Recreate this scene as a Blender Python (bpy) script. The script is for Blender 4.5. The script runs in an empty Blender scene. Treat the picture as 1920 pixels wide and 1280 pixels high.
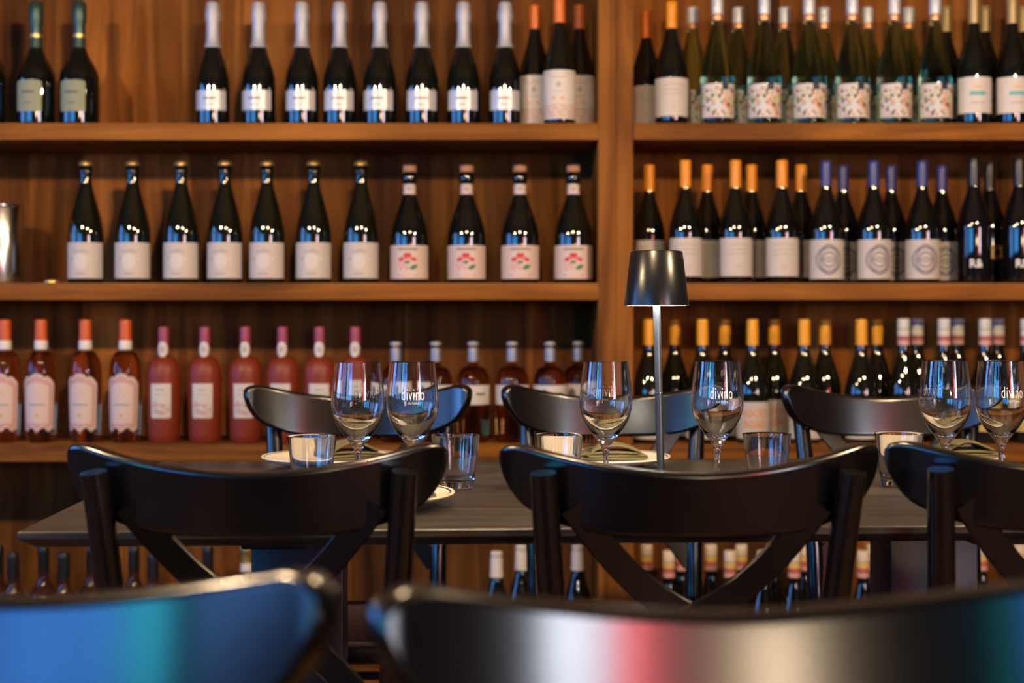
import bpy, bmesh, math, random
from mathutils import Vector, Matrix
random.seed(7)
scn = bpy.context.scene
C = scn.collection
PI = math.pi
F = 50 / 36 * 1920          # focal length in pixels of the 1920 wide frame
HZ, CAMZ = 605, 1.02        # horizon row, camera height


def X(px, D): return (px - 960) * D / F
def Z(py, D): return CAMZ + (HZ - py) * D / F


# ------------------------------------------------------------------ materials
def srgb(r, g, b):
    f = lambda c: (c / 255 / 12.92) if c / 255 <= .04045 else ((c / 255 + .055) / 1.055) ** 2.4
    return (f(r), f(g), f(b), 1)


def mat(name, col, rough=.5, metal=0, trans=0, ior=1.45, spec=.5, coat=0, coat_r=.05, emis=None, es=0, sheen=0, alpha=1):
    m = bpy.data.materials.new(name); m.use_nodes = True
    b = m.node_tree.nodes['Principled BSDF']
    b.inputs['Base Color'].default_value = col
    b.inputs['Roughness'].default_value = rough
    b.inputs['Metallic'].default_value = metal
    b.inputs['Transmission Weight'].default_value = trans
    b.inputs['IOR'].default_value = ior
    b.inputs['Specular IOR Level'].default_value = spec
    b.inputs['Coat Weight'].default_value = coat
    b.inputs['Coat Roughness'].default_value = coat_r
    b.inputs['Sheen Weight'].default_value = sheen
    if emis:
        b.inputs['Emission Color'].default_value = emis
        b.inputs['Emission Strength'].default_value = es
    return m


def nd(m, t, **kw):
    n = m.node_tree.nodes.new(t)
    for k, v in kw.items(): setattr(n, k, v)
    return n


def wood(name, dark, mid, light, grain='x', rough=.45, plank=0, fine=1.0, bump=.15, plank_var=.6, coat=0, spec=.5):
    """grain runs along the named axis; plank > 0 tints each vertical board of that width on its own"""
    m = mat(name, mid, rough, coat=coat, coat_r=.2, spec=spec); L = m.node_tree.links; b = m.node_tree.nodes['Principled BSDF']
    g = nd(m, 'ShaderNodeNewGeometry')
    mp = nd(m, 'ShaderNodeMapping')
    sc = {'x': (1.2, 22, 22), 'y': (22, 1.2, 22), 'z': (22, 22, 1.2)}[grain]
    mp.inputs['Scale'].default_value = tuple(s * fine for s in sc)
    L.new(g.outputs['Position'], mp.inputs['Vector'])
    vec = mp.outputs['Vector']
    off = None
    if plank:
        sx = nd(m, 'ShaderNodeSeparateXYZ'); L.new(g.outputs['Position'], sx.inputs[0])
        d = nd(m, 'ShaderNodeMath', operation='DIVIDE'); d.inputs[1].default_value = plank; L.new(sx.outputs[0], d.inputs[0])
        fl = nd(m, 'ShaderNodeMath', operation='FLOOR'); L.new(d.outputs[0], fl.inputs[0])
        wn = nd(m, 'ShaderNodeTexWhiteNoise', noise_dimensions='1D'); L.new(fl.outputs[0], wn.inputs['W'])
        cx = nd(m, 'ShaderNodeCombineXYZ')
        mu = nd(m, 'ShaderNodeMath', operation='MULTIPLY'); mu.inputs[1].default_value = 37.; L.new(wn.outputs['Value'], mu.inputs[0])
        L.new(mu.outputs[0], cx.inputs[2]); L.new(mu.outputs[0], cx.inputs[1])
        ad = nd(m, 'ShaderNodeVectorMath', operation='ADD'); L.new(vec, ad.inputs[0]); L.new(cx.outputs[0], ad.inputs[1])
        vec = ad.outputs[0]; off = wn.outputs['Value']
    n = nd(m, 'ShaderNodeTexNoise'); n.inputs['Scale'].default_value = 1.0; n.inputs['Detail'].default_value = 7
    n.inputs['Roughness'].default_value = .6; n.inputs['Distortion'].default_value = 1.1
    L.new(vec, n.inputs['Vector'])
    r = nd(m, 'ShaderNodeValToRGB'); e = r.color_ramp.elements
    e[0].position, e[0].color = .28, dark; e[1].position, e[1].color = .74, light
    k = e.new(.5); k.color = mid
    L.new(n.outputs['Fac'], r.inputs[0]); col = r.outputs[0]
    n2 = nd(m, 'ShaderNodeTexNoise'); n2.inputs['Scale'].default_value = 3.1; n2.inputs['Detail'].default_value = 2
    L.new(g.outputs['Position'], n2.inputs['Vector'])
    r2 = nd(m, 'ShaderNodeValToRGB'); e = r2.color_ramp.elements
    e[0].position, e[0].color = .3, (.55, .5, .48, 1); e[1].position, e[1].color = .7, (1.15, 1.12, 1.08, 1)
    L.new(n2.outputs['Fac'], r2.inputs[0])
    mx = nd(m, 'ShaderNodeMix', data_type='RGBA', blend_type='MULTIPLY'); mx.inputs[0].default_value = .8
    L.new(col, mx.inputs[6]); L.new(r2.outputs[0], mx.inputs[7]); col = mx.outputs[2]
    if off is not None:
        r3 = nd(m, 'ShaderNodeValToRGB'); e = r3.color_ramp.elements
        e[0].position, e[0].color = .0, (1 - plank_var,) * 3 + (1,); e[1].position, e[1].color = 1, (1.25, 1.2, 1.2, 1)
        L.new(off, r3.inputs[0])
        mx2 = nd(m, 'ShaderNodeMix', data_type='RGBA', blend_type='MULTIPLY'); mx2.inputs[0].default_value = 1
        L.new(col, mx2.inputs[6]); L.new(r3.outputs[0], mx2.inputs[7]); col = mx2.outputs[2]
    L.new(col, b.inputs['Base Color'])
    if bump:
        bp = nd(m, 'ShaderNodeBump'); bp.inputs['Strength'].default_value = bump; bp.inputs['Distance'].default_value = .002
        L.new(n.outputs['Fac'], bp.inputs['Height']); L.new(bp.outputs[0], b.inputs['Normal'])
    return m


M = {}
M['shelf'] = wood('shelf_wood', (.080, .027, .004, 1), (.22, .083, .011, 1), (.32, .132, .022, 1), 'x', .7, fine=.8, bump=.1, spec=.2)
M['post'] = wood('post_wood', (.075, .025, .004, 1), (.20, .074, .010, 1), (.29, .118, .020, 1), 'z', .7, fine=.8, bump=.1, spec=.2)
M['panel'] = wood('panel_wood', (.045, .014, .003, 1), (.17, .062, .009, 1), (.34, .142, .028, 1), 'z', .75, plank=.147, fine=.6, bump=.1, spec=.15)
M['chair'] = wood('black_lacquered_wood', (.0022, .0020, .0022, 1), (.0032, .0028, .0028, 1), (.0055, .0045, .0042, 1), 'x', .22, fine=2, bump=.03, spec=1.0)
M['table'] = wood('black_stained_oak', (.014, .012, .010, 1), (.034, .029, .023, 1), (.080, .068, .052, 1), 'x', .36, fine=2.6, bump=.25)
M['table_leg'] = mat('black_painted_steel', (.008, .009, .012, 1), .4)
M['floor'] = wood('floor_boards', (.08, .040, .018, 1), (.17, .09, .042, 1), (.26, .145, .07, 1), 'y', .85, plank=.14, spec=.1)
M['plaster'] = mat('dark_plaster', (.055, .045, .040, 1), .9)
M['ceil'] = mat('ceiling_paint', (.07, .045, .026, 1), .9)
M['white_frame'] = mat('window_paint', (.05, .05, .05, 1), .4)

M['black_glass'] = mat('dark_green_glass', (.003, .004, .003, 1), .02, spec=1.0)
M['olive_glass'] = mat('dark_olive_glass', (.005, .006, .003, 1), .02, spec=1.0)
M['satin_black_glass'] = mat('black_coated_glass', (.0035, .0035, .005, 1), .05, spec=1.0)
M['clear_green'] = mat('pale_green_glass', (.50, .80, .50, 1), .02, trans=1, ior=1.36)
M['rose_glass'] = mat('amber_rose_wine_in_glass', (.90, .42, .17, 1), .02, trans=1, ior=1.36)
M['amber_glass'] = mat('amber_glass', (.80, .33, .10, 1), .02, trans=1, ior=1.36)
M['pink_glass'] = mat('frosted_pink_glass', (.30, .045, .018, 1), .42, trans=.45, ior=1.4)
M['dark_rose'] = mat('dark_rose_glass', (.045, .014, .010, 1), .05)
M['glass'] = mat('clear_glass', (1, 1, 1, 1), 0, trans=1, ior=1.5)

M['silver_foil'] = mat('silver_foil', (.36, .385, .44, 1), .5, metal=.4)
M['grey_foil'] = mat('blue_grey_foil', (.25, .28, .34, 1), .4, metal=.4)
M['green_foil'] = mat('dark_green_foil', (.025, .06, .05, 1), .35, metal=.5)
M['gold_foil'] = mat('gold_foil', (.62, .42, .14, 1), .32, metal=.85)
M['olive_foil'] = mat('olive_gold_foil', (.30, .22, .10, 1), .4, metal=.4)
M['orange_cap'] = mat('orange_capsule', (.52, .125, .014, 1), .4)
M['burnt_cap'] = mat('burnt_orange_capsule', (.50, .085, .010, 1), .38)
M['amber_cap'] = mat('amber_yellow_capsule', (.62, .225, .006, 1), .4)
M['yellow_cap'] = mat('yellow_screw_cap', (.66, .30, .003, 1), .4)
M['blue_cap'] = mat('blue_capsule', (.022, .035, .16, 1), .35)
M['pink_cap'] = mat('pink_capsule', (.27, .045, .085, 1), .35)
M['black_cap'] = mat('black_capsule', (.010, .011, .012, 1), .3)
M['white_cap'] = mat('white_screw_cap', (.62, .58, .52, 1), .45)
M['grey_cap'] = mat('silver_blue_screw_cap', (.48, .53, .60, 1), .38, metal=.3)
M['copper'] = mat('copper_glint', (.55, .26, .12, 1), .35, metal=.6)  # paints the copper glint on the pale green bottle necks
M['cork'] = mat('cork', (.33, .17, .09, 1), .8)
M['collar_white'] = mat('white_collar', (.60, .58, .54, 1), .5)
M['teal'] = mat('teal_ink', (.12, .36, .36, 1), .5)
M['steel'] = mat('brushed_steel', (.55, .54, .52, 1), .22, metal=1)
M['fork'] = mat('polished_steel', (.62, .60, .57, 1), .16, metal=1)

M['paper'] = mat('cream_paper', (.46, .425, .39, 1), .6)
M['paper_white'] = mat('white_paper', (.52, .50, .475, 1), .55)
M['paper_silver'] = mat('silver_paper', (.46, .47, .50, 1), .38, metal=.35)
M['paper_green'] = mat('sage_paper', (.20, .23, .15, 1), .6)
M['paper_pink'] = mat('pink_paper', (.54, .44, .41, 1), .6)
M['paper_rose'] = mat('dusty_pink_paper', (.48, .29, .27, 1), .6)
M['paper_floral'] = mat('peach_paper', (.52, .41, .35, 1), .55)
M['paper_yellow'] = mat('mustard_paper', (.42, .32, .10, 1), .6)
M['ink'] = mat('grey_ink', (.11, .10, .10, 1), .6)
M['ink_soft'] = mat('soft_grey_ink', (.33, .30, .28, 1), .6)
M['ink_black'] = mat('black_ink', (.02, .02, .025, 1), .5)
M['ink_blue'] = mat('slate_blue_ink', (.14, .14, .19, 1), .6)
M['ink_red'] = mat('crimson_ink', (.46, .012, .04, 1), .5)
M['ink_green'] = mat('dark_green_ink', (.03, .13, .05, 1), .5)
M['ink_orange'] = mat('orange_ink', (.62, .22, .07, 1), .5)
M['ink_brown'] = mat('brown_ink', (.30, .09, .03, 1), .5)
M['ink_gold'] = mat('gold_ink', (.55, .32, .06, 1), .45)
M['ink_lime'] = mat('lime_ink', (.42, .52, .22, 1), .5)
M['ink_sky'] = mat('pale_blue_ink', (.45, .52, .62, 1), .5)
M['ink_white'] = mat('white_ink', (.75, .75, .75, 1), .5)
M['ink_bronze'] = mat('bronze_ink', (.38, .28, .14, 1), .4, metal=.3)

M['china'] = mat('cream_china', (.74, .68, .56, 1), .22)
M['china_line'] = mat('black_glaze_line', (.03, .03, .03, 1), .25)
M['linen'] = mat('olive_linen', (.135, .115, .048, 1), .95)
M['lamp_black'] = mat('satin_black_metal', (.005, .006, .008, 1), .27, spec=.6)
M['lamp_pole'] = mat('dark_grey_metal', (.10, .11, .115, 1), .3, metal=.7)
M['lamp_inner'] = mat('white_reflector', (.8, .8, .78, 1), .5)
M['lamp_on'] = mat('lit_diffuser', (1, 1, 1, 1), .5, emis=(1, .93, .80, 1), es=200)
M['bulb_on'] = mat('lit_spot_lens', (1, 1, 1, 1), .5, emis=(1, .72, .42, 1), es=60)
M['etch'] = mat('white_enamel', (.85, .85, .85, 1), .5)


def emit(name, col, s):
    m = mat(name, (0, 0, 0, 1), .4, emis=col, es=s); return m


M['day_blue'] = emit('blue_daylight_pane', (.07, .29, .95, 1), 13)
M['day_dim'] = emit('dim_blue_pane', (.10, .28, .75, 1), 5)
M['day_side'] = emit('side_blue_pane', (.10, .36, 1, 1), 12)
M['day_teal'] = emit('teal_daylight_pane', (.03, .42, .58, 1), 18)
M['day_white'] = emit('white_daylight_pane', (.80, .88, 1, 1), 26)
M['sign_red'] = emit('red_lit_sign', (1, .015, .025, 1), 60)
M['sign_green'] = emit('green_lit_sign', (.01, .8, .36, 1), 10)
M['sign_warm'] = emit('warm_lit_globe', (1, .75, .48, 1), 95)


# ------------------------------------------------------------------ mesh helpers
def obj(name, bm, mats, parent=None, smooth=True, angle=40, loc=None):
    me = bpy.data.meshes.new(name)
    bm.normal_update()
    bm.to_mesh(me); bm.free()
    for k in (mats if isinstance(mats, (list, tuple)) else [mats]):
        me.materials.append(M[k] if isinstance(k, str) else k)
    if smooth:
        for p in me.polygons: p.use_smooth = True
        me.set_sharp_from_angle(angle=math.radians(angle))
    o = bpy.data.objects.new(name, me); C.objects.link(o)
    if parent: o.parent = parent
    if loc: o.location = loc
    return o


def thing(name, label, cat, loc=(0, 0, 0), rz=0, group=None):
    o = bpy.data.objects.new(name, None); C.objects.link(o)
    o.empty_display_size = .05
    o.location = loc; o.rotation_euler = (0, 0, rz)
    tag(o, label, cat, group); return o


def tag(o, label, cat, group=None):
    o['label'] = label; o['category'] = cat
    if group: o['group'] = group
    return o


def struct(name, bm, mats, smooth=False):
    o = obj(name, bm, mats, smooth=smooth); o['kind'] = 'structure'; return o


def dup(root, loc, rz, label, group=None):
    r = root.copy(); C.objects.link(r); r.location = loc; r.rotation_euler = (0, 0, rz)
    r['label'] = label
    if group: r['group'] = group
    for ch in list(root.children):
        c = ch.copy(); C.objects.link(c); c.parent = r
        for g in list(ch.children):
            d = g.copy(); C.objects.link(d); d.parent = c
    return r


def box(bm, x0, x1, y0, y1, z0, z1, bev=0, mi=0):
    r = bmesh.ops.create_cube(bm, size=1)
    vs = r['verts']
    for v in vs:
        v.co = Vector(((x0 + x1) / 2 + v.co.x * (x1 - x0), (y0 + y1) / 2 + v.co.y * (y1 - y0), (z0 + z1) / 2 + v.co.z * (z1 - z0)))
    if bev:
        es = list({e for v in vs for e in v.link_edges})
        bmesh.ops.bevel(bm, geom=es, offset=bev, segments=2, profile=.6, affect='EDGES')
    return vs


def lathe(bm, prof, seg=36, cap0=True, cap1=True, mi=0, a0=0):
    rings = []
    for r, z in prof:
        rings.append([bm.verts.new((r * math.sin(a0 + 2 * PI * i / seg), -r * math.cos(a0 + 2 * PI * i / seg), z)) for i in range(seg)])
    for a, b in zip(rings, rings[1:]):
        for i in range(seg):
            f = bm.faces.new((a[i], a[(i + 1) % seg], b[(i + 1) % seg], b[i])); f.material_index = mi
    if cap0: bm.faces.new(list(reversed(rings[0]))).material_index = mi
    if cap1: bm.faces.new(rings[-1]).material_index = mi
    return rings


def tube(bm, pts, rad, seg=14, cap=True, flat=1.0, top_cut=None):
    """round (or flattened) bar swept along pts; rad a number or a list"""
    n = len(pts); P = [Vector(p) for p in pts]
    rad = rad if isinstance(rad, (list, tuple)) else [rad] * n
    rings = []; up = Vector((0, 1, 0))
    for i in range(n):
        t = (P[min(i + 1, n - 1)] - P[max(i - 1, 0)]).normalized()
        a = t.cross(up)
        if a.length < 1e-3: a = t.cross(Vector((1, 0, 0)))
        a.normalize(); b = t.cross(a).normalized()
        ring = []
        for k in range(seg):
            th = 2 * PI * k / seg
            co = P[i] + a * (rad[i] * math.cos(th)) + b * (rad[i] * flat * math.sin(th))
            if top_cut and i == n - 1: co.z += top_cut * (co - P[i]).dot(Vector((0, 1, 0)))
            ring.append(bm.verts.new(co))
        rings.append(ring)
    for r0, r1 in zip(rings, rings[1:]):
        for k in range(seg): bm.faces.new((r0[k], r0[(k + 1) % seg], r1[(k + 1) % seg], r1[k]))
    if cap:
        bm.faces.new(rings[0]); bm.faces.new(rings[-1])
    bmesh.ops.recalc_face_normals(bm, faces=bm.faces[:])


def strip_bar(bm, pts, w, t):
    """flat slat swept along pts (in the x-z plane mostly): w across, t in y"""
    P = [Vector(p) for p in pts]; n = len(P); rings = []
    for i in range(n):
        tg = (P[min(i + 1, n - 1)] - P[max(i - 1, 0)]).normalized()
        a = tg.cross(Vector((0, 1, 0))).normalized(); b = tg.cross(a).normalized()
        c = .0018
        pr = [(w / 2 - c, t / 2), (w / 2, t / 2 - c), (w / 2, -t / 2 + c), (w / 2 - c, -t / 2), (-w / 2 + c, -t / 2), (-w / 2, -t / 2 + c), (-w / 2, t / 2 - c), (-w / 2 + c, t / 2)]
        rings.append([bm.verts.new(P[i] + a * u + b * v) for u, v in pr])
    for r0, r1 in zip(rings, rings[1:]):
        for k in range(8): bm.faces.new((r0[k], r0[(k + 1) % 8], r1[(k + 1) % 8], r1[k]))
    bm.faces.new(rings[0]); bm.faces.new(rings[-1])
    bmesh.ops.recalc_face_normals(bm, faces=bm.faces[:])


# ---- printed graphics wrapped round a surface of revolution
class Wrap:
    def __init__(s, bm, rad, z0=0, ang0=0):
        s.bm, s.rad, s.z0, s.ang0 = bm, (rad if callable(rad) else (lambda z: rad)), z0, ang0
        s.R = s.rad(z0 + .02)
    def co(s, u, v, e):
        th = u / s.R + s.ang0; z = s.z0 + v; r = s.rad(z) + e
        return Vector((r * math.sin(th), -r * math.cos(th), z))
    def sheet(s, hw, vb, vt, mi=0, e=.0003, nu=18, nv=4):
        fb = vb if callable(vb) else (lambda u: vb); ft = vt if callable(vt) else (lambda u: vt)
        g = []
        for i in range(nu + 1):
            u = -hw + 2 * hw * i / nu; a, b = fb(u / hw), ft(u / hw)
            g.append([s.bm.verts.new(s.co(u, a + (b - a) * j / nv, e)) for j in range(nv + 1)])
        for i in range(nu):
            for j in range(nv):
                s.bm.faces.new((g[i][j], g[i + 1][j], g[i + 1][j + 1], g[i][j + 1])).material_index = mi
    def rect(s, u, v, w, h, mi, e=.0007):
        n = max(1, int(w / .006)); m = 1 if h < .02 else 3
        g = [[s.bm.verts.new(s.co(u - w / 2 + w * i / n, v - h / 2 + h * j / m, e)) for j in range(m + 1)] for i in range(n + 1)]
        for i in range(n):
            for j in range(m):
                s.bm.faces.new((g[i][j], g[i + 1][j], g[i + 1][j + 1], g[i][j + 1])).material_index = mi
    def ell(s, u, v, a, b, mi, rot=0, e=.0008, seg=14):
        prev = None; c = s.bm.verts.new(s.co(u, v, e))
        for ring in (1, 2):
            k = ring / 2; cur = []
            for i in range(seg):
                t = 2 * PI * i / seg; x, y = a * k * math.cos(t), b * k * math.sin(t)
                cur.append(s.bm.verts.new(s.co(u + x * math.cos(rot) - y * math.sin(rot), v + x * math.sin(rot) + y * math.cos(rot), e)))
            for i in range(seg):
                j = (i + 1) % seg
                f = s.bm.faces.new((c, cur[i], cur[j]) if prev is None else (prev[i], cur[i], cur[j], prev[j])); f.material_index = mi
            prev = cur
    def path(s, pts, w, mi, e=.0008, closed=False):
        n = len(pts); L = []
        for i in range(n):
            p0 = pts[(i - 1) % n] if closed else pts[max(i - 1, 0)]; p1 = pts[(i + 1) % n] if closed else pts[min(i + 1, n - 1)]
            dx, dy = p1[0] - p0[0], p1[1] - p0[1]; l = math.hypot(dx, dy) or 1; nx, ny = -dy / l * w / 2, dx / l * w / 2
            L.append((s.bm.verts.new(s.co(pts[i][0] + nx, pts[i][1] + ny, e)), s.bm.verts.new(s.co(pts[i][0] - nx, pts[i][1] - ny, e))))
        for i in range(n if closed else n - 1):
            a, b = L[i], L[(i + 1) % n]
            s.bm.faces.new((a[0], a[1], b[1], b[0])).material_index = mi
    def text(s, txt, u, v, size, mi, sx=1, e=.0008, thick=0, spacing=1):
        cu = bpy.data.curves.new('t', 'FONT'); cu.body = txt; cu.size = size; cu.align_x = 'CENTER'; cu.align_y = 'CENTER'
        cu.offset = thick; cu.space_character = spacing; cu.resolution_u = 3
        o = bpy.data.objects.new('t', cu); C.objects.link(o)
        me = o.to_mesh(); vs = [s.bm.verts.new(s.co(u + q.co.x * sx, v + q.co.y, e)) for q in me.vertices]
        for p in me.polygons:
            try: s.bm.faces.new([vs[i] for i in p.vertices]).material_index = mi
            except ValueError: pass
        o.to_mesh_clear(); C.objects.unlink(o); bpy.data.objects.remove(o); bpy.data.curves.remove(cu)


def bottle_profile(R, hb, hn, rn, H, kind='slope', foot=.004, waist=0):
    """outline from the base to the mouth"""
    p = [(R * .6, .0015), (R - foot, 0), (R - .001, .003), (R, .008)]
    if waist:
        p = [(R * .6, .0015), (R - foot - waist, 0), (R - .001 - waist, .004), (R - waist * .8, .02), (R - waist * .3, hb * .5)]
    p.append((R, hb - .012)); p.append((R, hb))
    n = 12
    for i in range(1, n + 1):
        t = i / n
        if kind == 'slope': f = (1 - t ** 1.7) ** 1.45
        elif kind == 'bulb': f = .5 + .5 * math.cos(PI * t ** .9)
        else: f = math.sqrt(max(0, 1 - t ** 2.1))          # rounded shoulder
        p.append((rn + (R - rn) * f, hb + (hn - hb) * (t if kind != 'round' else t)))
    p.append((rn, H - .03)); p.append((rn, H - .004)); p.append((rn * .8, H))
    return p


def radius_at(prof):
    pr = [q for q in prof]
    def f(z):
        for (r0, z0), (r1, z1) in zip(pr, pr[1:]):
            if z0 <= z <= z1 and z1 > z0: return r0 + (r1 - r0) * (z - z0) / (z1 - z0)
        return pr[-1][0]
    return f


# ------------------------------------------------------------------ bottles: one of each kind, then copies
class Kind:
    def __init__(s, name, cat, prof, glass, seg=36):
        s.name, s.cat = name, cat
        s.root = None; s.prof = prof; s.rad = radius_at(prof); s.parts = []
        bm = bmesh.new(); lathe(bm, prof, seg); s.add('glass_body', bm, glass)
    def add(s, pname, bm, mats, parent=None, label=None, angle=40):
        o = obj(pname, bm, mats, parent, angle=angle); C.objects.unlink(o)
        if label: o['label'] = label
        if parent is None: s.parts.append(o)
        return o
    def lathe(s, pname, prof, m, seg=30, angle=40):
        bm = bmesh.new(); lathe(bm, prof, seg); s.add(pname, bm, m, angle=angle)
    def capsule(s, z0, z1, m, pname='capsule', e=.0007, flare=0, top=.001, ridge=False):
        r = s.rad; n = 5
        pr = [(r(z0) + e + flare, z0)] + [(r(z0 + (z1 - z0) * i / n) + e + (flare * (1 - i / 2) if i < 2 else 0), z0 + (z1 - z0) * i / n) for i in range(1, n)]
        rt = r(z1 - .006) + e
        if ridge:
            k = []
            for a in range(3): k += [(rt + .0003, z1 - .018 + a * .004), (rt - .0004, z1 - .016 + a * .004)]
            pr = [q for q in pr if q[1] < z1 - .02] + k
        pr += [(rt, z1 - .0025), (rt - .0015, z1), (rt * .4, z1 + .0006)]
        s.lathe(pname, pr, m)
    def wrap(s, z0, ang0=0):
        return Wrap(bmesh.new(), s.rad, z0, ang0)
    def place(s, px, D, z, label, group, rz=None):
        rz = random.uniform(-.10, .10) if rz is None else rz
        loc = (X(px, D), D, z + EPS)
        t = thing(s.name, label, s.cat, loc, rz, group)
        for o in s.parts:
            c = o.copy(); C.objects.link(c); c.parent = t
        return t


K = {}
# silver-foiled sparkling wine
k = K['silver'] = Kind('sparkling_wine_bottle', 'wine bottle', bottle_profile(.0432, .112, .218, .0150, .318), 'black_glass')
k.lathe('foil_capsule', [(.0218, .2035), (.0212, .2085), (.0188, .214), (.0175, .222), (.0168, .245), (.0166, .268), (.0196, .276), (.0200, .290), (.0178, .305), (.0172, .316), (.015, .3215), (.006, .323)], 'silver_foil')
w = k.wrap(.0385); w.sheet(.046, 0, .051, 0); w.rect(0, .030, .034, .0045, 1); w.rect(0, .014, .018, .0025, 1)
k.add('label', w.bm, ['paper_silver', 'ink'])
# broad green-foiled sparkling wine
k = K['green'] = Kind('sparkling_wine_bottle', 'wine bottle', bottle_profile(.0497, .125, .222, .0138, .318, 'bulb'), 'black_glass')
k.lathe('foil_capsule', [(.0168, .200), (.0160, .212), (.0152, .225), (.0150, .262), (.0176, .270), (.0184, .300), (.0172, .318), (.014, .3235), (.005, .325)], 'green_foil')
k.lathe('gold_band', [(.0160, .231), (.0162, .233), (.0162, .237), (.0160, .239)], 'gold_foil')
w = k.wrap(.034, -.14)
w.sheet(.036, lambda u: .003 * abs(u) ** 6, lambda u: .080 - .004 * abs(u) ** 6, 0); w.rect(0, .050, .036, .007, 1); w.rect(0, .022, .022, .003, 1)
k.add('label', w.bm, ['paper_green', 'ink'])
# burgundy bottle, orange capsule, dotted label
k = K['dotted'] = Kind('wine_bottle', 'wine bottle', bottle_profile(.0415, .130, .255, .0140, .323), 'black_glass')
k.capsule(.262, .325, 'orange_cap')
w = k.wrap(.012); w.sheet(.058, 0, .124, 0); w.ell(0, .087, .006, .007, 1); w.rect(0, .106, .05, .0025, 1); w.rect(0, .070, .026, .002, 1)
for r_ in range(4):
    for q in range(14): w.rect(-.053 + q * .0082 + (r_ % 2) * .004, .008 + r_ * .0085, .0048, .0042, 2 if (q + r_) % 3 else 3)
for q in (-.012, .010): w.ell(q, .052, .005, .004, 3)
k.add('label', w.bm, ['paper_white', 'ink_soft', 'ink_brown', 'ink_orange'])
# burgundy bottle, amber or orange capsule, wavy-line label
def wavy(key, cap):
    k = K[key] = Kind('wine_bottle', 'wine bottle', bottle_profile(.0422, .128, .245, .0140, .314), 'black_glass')
    k.capsule(.246, .316, cap)
    w = k.wrap(.017); w.sheet(.060, 0, .098, 0)
    for i, v in enumerate((.078, .066, .054)):
        w.path([(-.028 + .056 * t / 12, v + .004 * math.sin(PI * t / 12) * (1 if i != 1 else .6)) for t in range(13)], .0022, 1)
    w.rect(0, .026, .018, .0025, 1); w.rect(0, .018, .010, .002, 1)
    k.add('label', w.bm, ['paper', 'ink_soft'])
wavy('wavy_amber', 'amber_cap'); wavy('wavy_orange', 'orange_cap')
# pale green bottle with a collage label
k = K['collage'] = Kind('white_wine_bottle', 'wine bottle', bottle_profile(.0430, .115, .268, .0142, .325), 'clear_green', 40)
k.capsule(.286, .327, 'grey_cap', 'screw_cap', .0012, ridge=True)
k.lathe('neck_glint', [(.0148, .270), (.0154, .273), (.0154, .283), (.0148, .286)], 'copper')  # copper ring stands in for the glint on the neck glass
w = k.wrap(.017); w.sheet(.056, 0, .086, 0)
rr = random.Random(3)
for i in range(110):
    w.ell(rr.uniform(-.051, .051), rr.uniform(.006, .079), rr.uniform(.002, .0075), rr.uniform(.0018, .005), rr.choice([1, 2, 3, 4, 5, 6, 6, 7]), rr.uniform(0, 3))
w.path([(.006, .05), (.016, .032), (.026, .014)], .005, 3, .0009); w.path([(.02, .04), (.03, .022), (.038, .008)], .004, 2, .0009)
w.rect(.012, .078, .018, .016, 1, .0011)
k.add('label', w.bm, ['paper_white', 'ink_black', 'ink_brown', 'ink_orange', 'ink_lime', 'ink', 'ink_sky', 'ink_soft'])
# dark bottle, olive-gold capsule, teal-band label
k = K['tealband'] = Kind('wine_bottle', 'wine bottle', bottle_profile(.0430, .135, .250, .0142, .329), 'black_glass')
k.capsule(.262, .331, 'olive_foil')
w = k.wrap(.028); w.sheet(.058, 0, .092, 0); w.rect(0, .050, .040, .011, 1); w.rect(0, .066, .022, .004, 2); w.rect(0, .026, .036, .003, 3)
k.add('label', w.bm, ['paper_white', 'teal', 'ink_gold', 'ink_soft'])
# gold-capped cider-style bottle
k = K['goldcap'] = Kind('sparkling_wine_bottle', 'wine bottle', bottle_profile(.0452, .122, .262, .0150, .311), 'olive_glass')
k.lathe('neck_collar', [(.0156, .282), (.0172, .286), (.0172, .292), (.0160, .296), (.0166, .306), (.0150, .311)], 'black_glass')
k.lathe('crown_cap', [(.0170, .304), (.0186, .306), (.0182, .311), (.0150, .3155), (.006, .318)], 'gold_foil', 24)
w = k.wrap(.0125); w.sheet(.066, 0, .092, 0); w.rect(0, .068, .040, .004, 1); w.rect(.004, .073, .012, .003, 1)
w.ell(0, .045, .018, .020, 2); w.ell(-.024, .050, .004, .005, 1); w.ell(.024, .050, .004, .005, 2); w.rect(0, .012, .026, .005, 1)
k.add('label', w.bm, ['paper', 'ink_soft', 'paper_white'])
# floral label bottle
k = K['floral'] = Kind('sparkling_wine_bottle', 'wine bottle', bottle_profile(.0495, .118, .238, .0150, .300, 'slope'), 'black_glass')
k.lathe('neck_collar', [(.0156, .256), (.0190, .262), (.0196, .276), (.0178, .284), (.0150, .288)], 'black_glass')
k.lathe('stopper', [(.0165, .288), (.0178, .291), (.0178, .302), (.0165, .304)], 'cork')
k.lathe('stopper_cap', [(.0168, .304), (.0176, .307), (.0150, .311), (.005, .312)], 'black_cap')
w = k.wrap(.230); w.sheet(.022, 0, .028, 0, .0006, 12); w.ell(0, .014, .006, .007, 1); k.add('neck_label', w.bm, ['paper_pink', 'ink_soft'])
w = k.wrap(.011); w.sheet(.068, 0, .086, 0)
w.rect(0, .076, .052, .004, 3); w.rect(0, .041, .050, .058, 4, .0005)
w.ell(-.016, .050, .0085, .0055, 1, .35); w.ell(.016, .050, .0085, .0055, 1, -.35); w.ell(-.004, .060, .0062, .0068, 1, .3); w.ell(.004, .060, .0062, .0068, 1, -.3); w.ell(0, .053, .010, .004, 5)
w.ell(-.002, .042, .0062, .0036, 2, -.5); w.ell(.003, .043, .0045, .003, 2, .6); w.ell(.016, .030, .0110, .0055, 2, .42)
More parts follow.
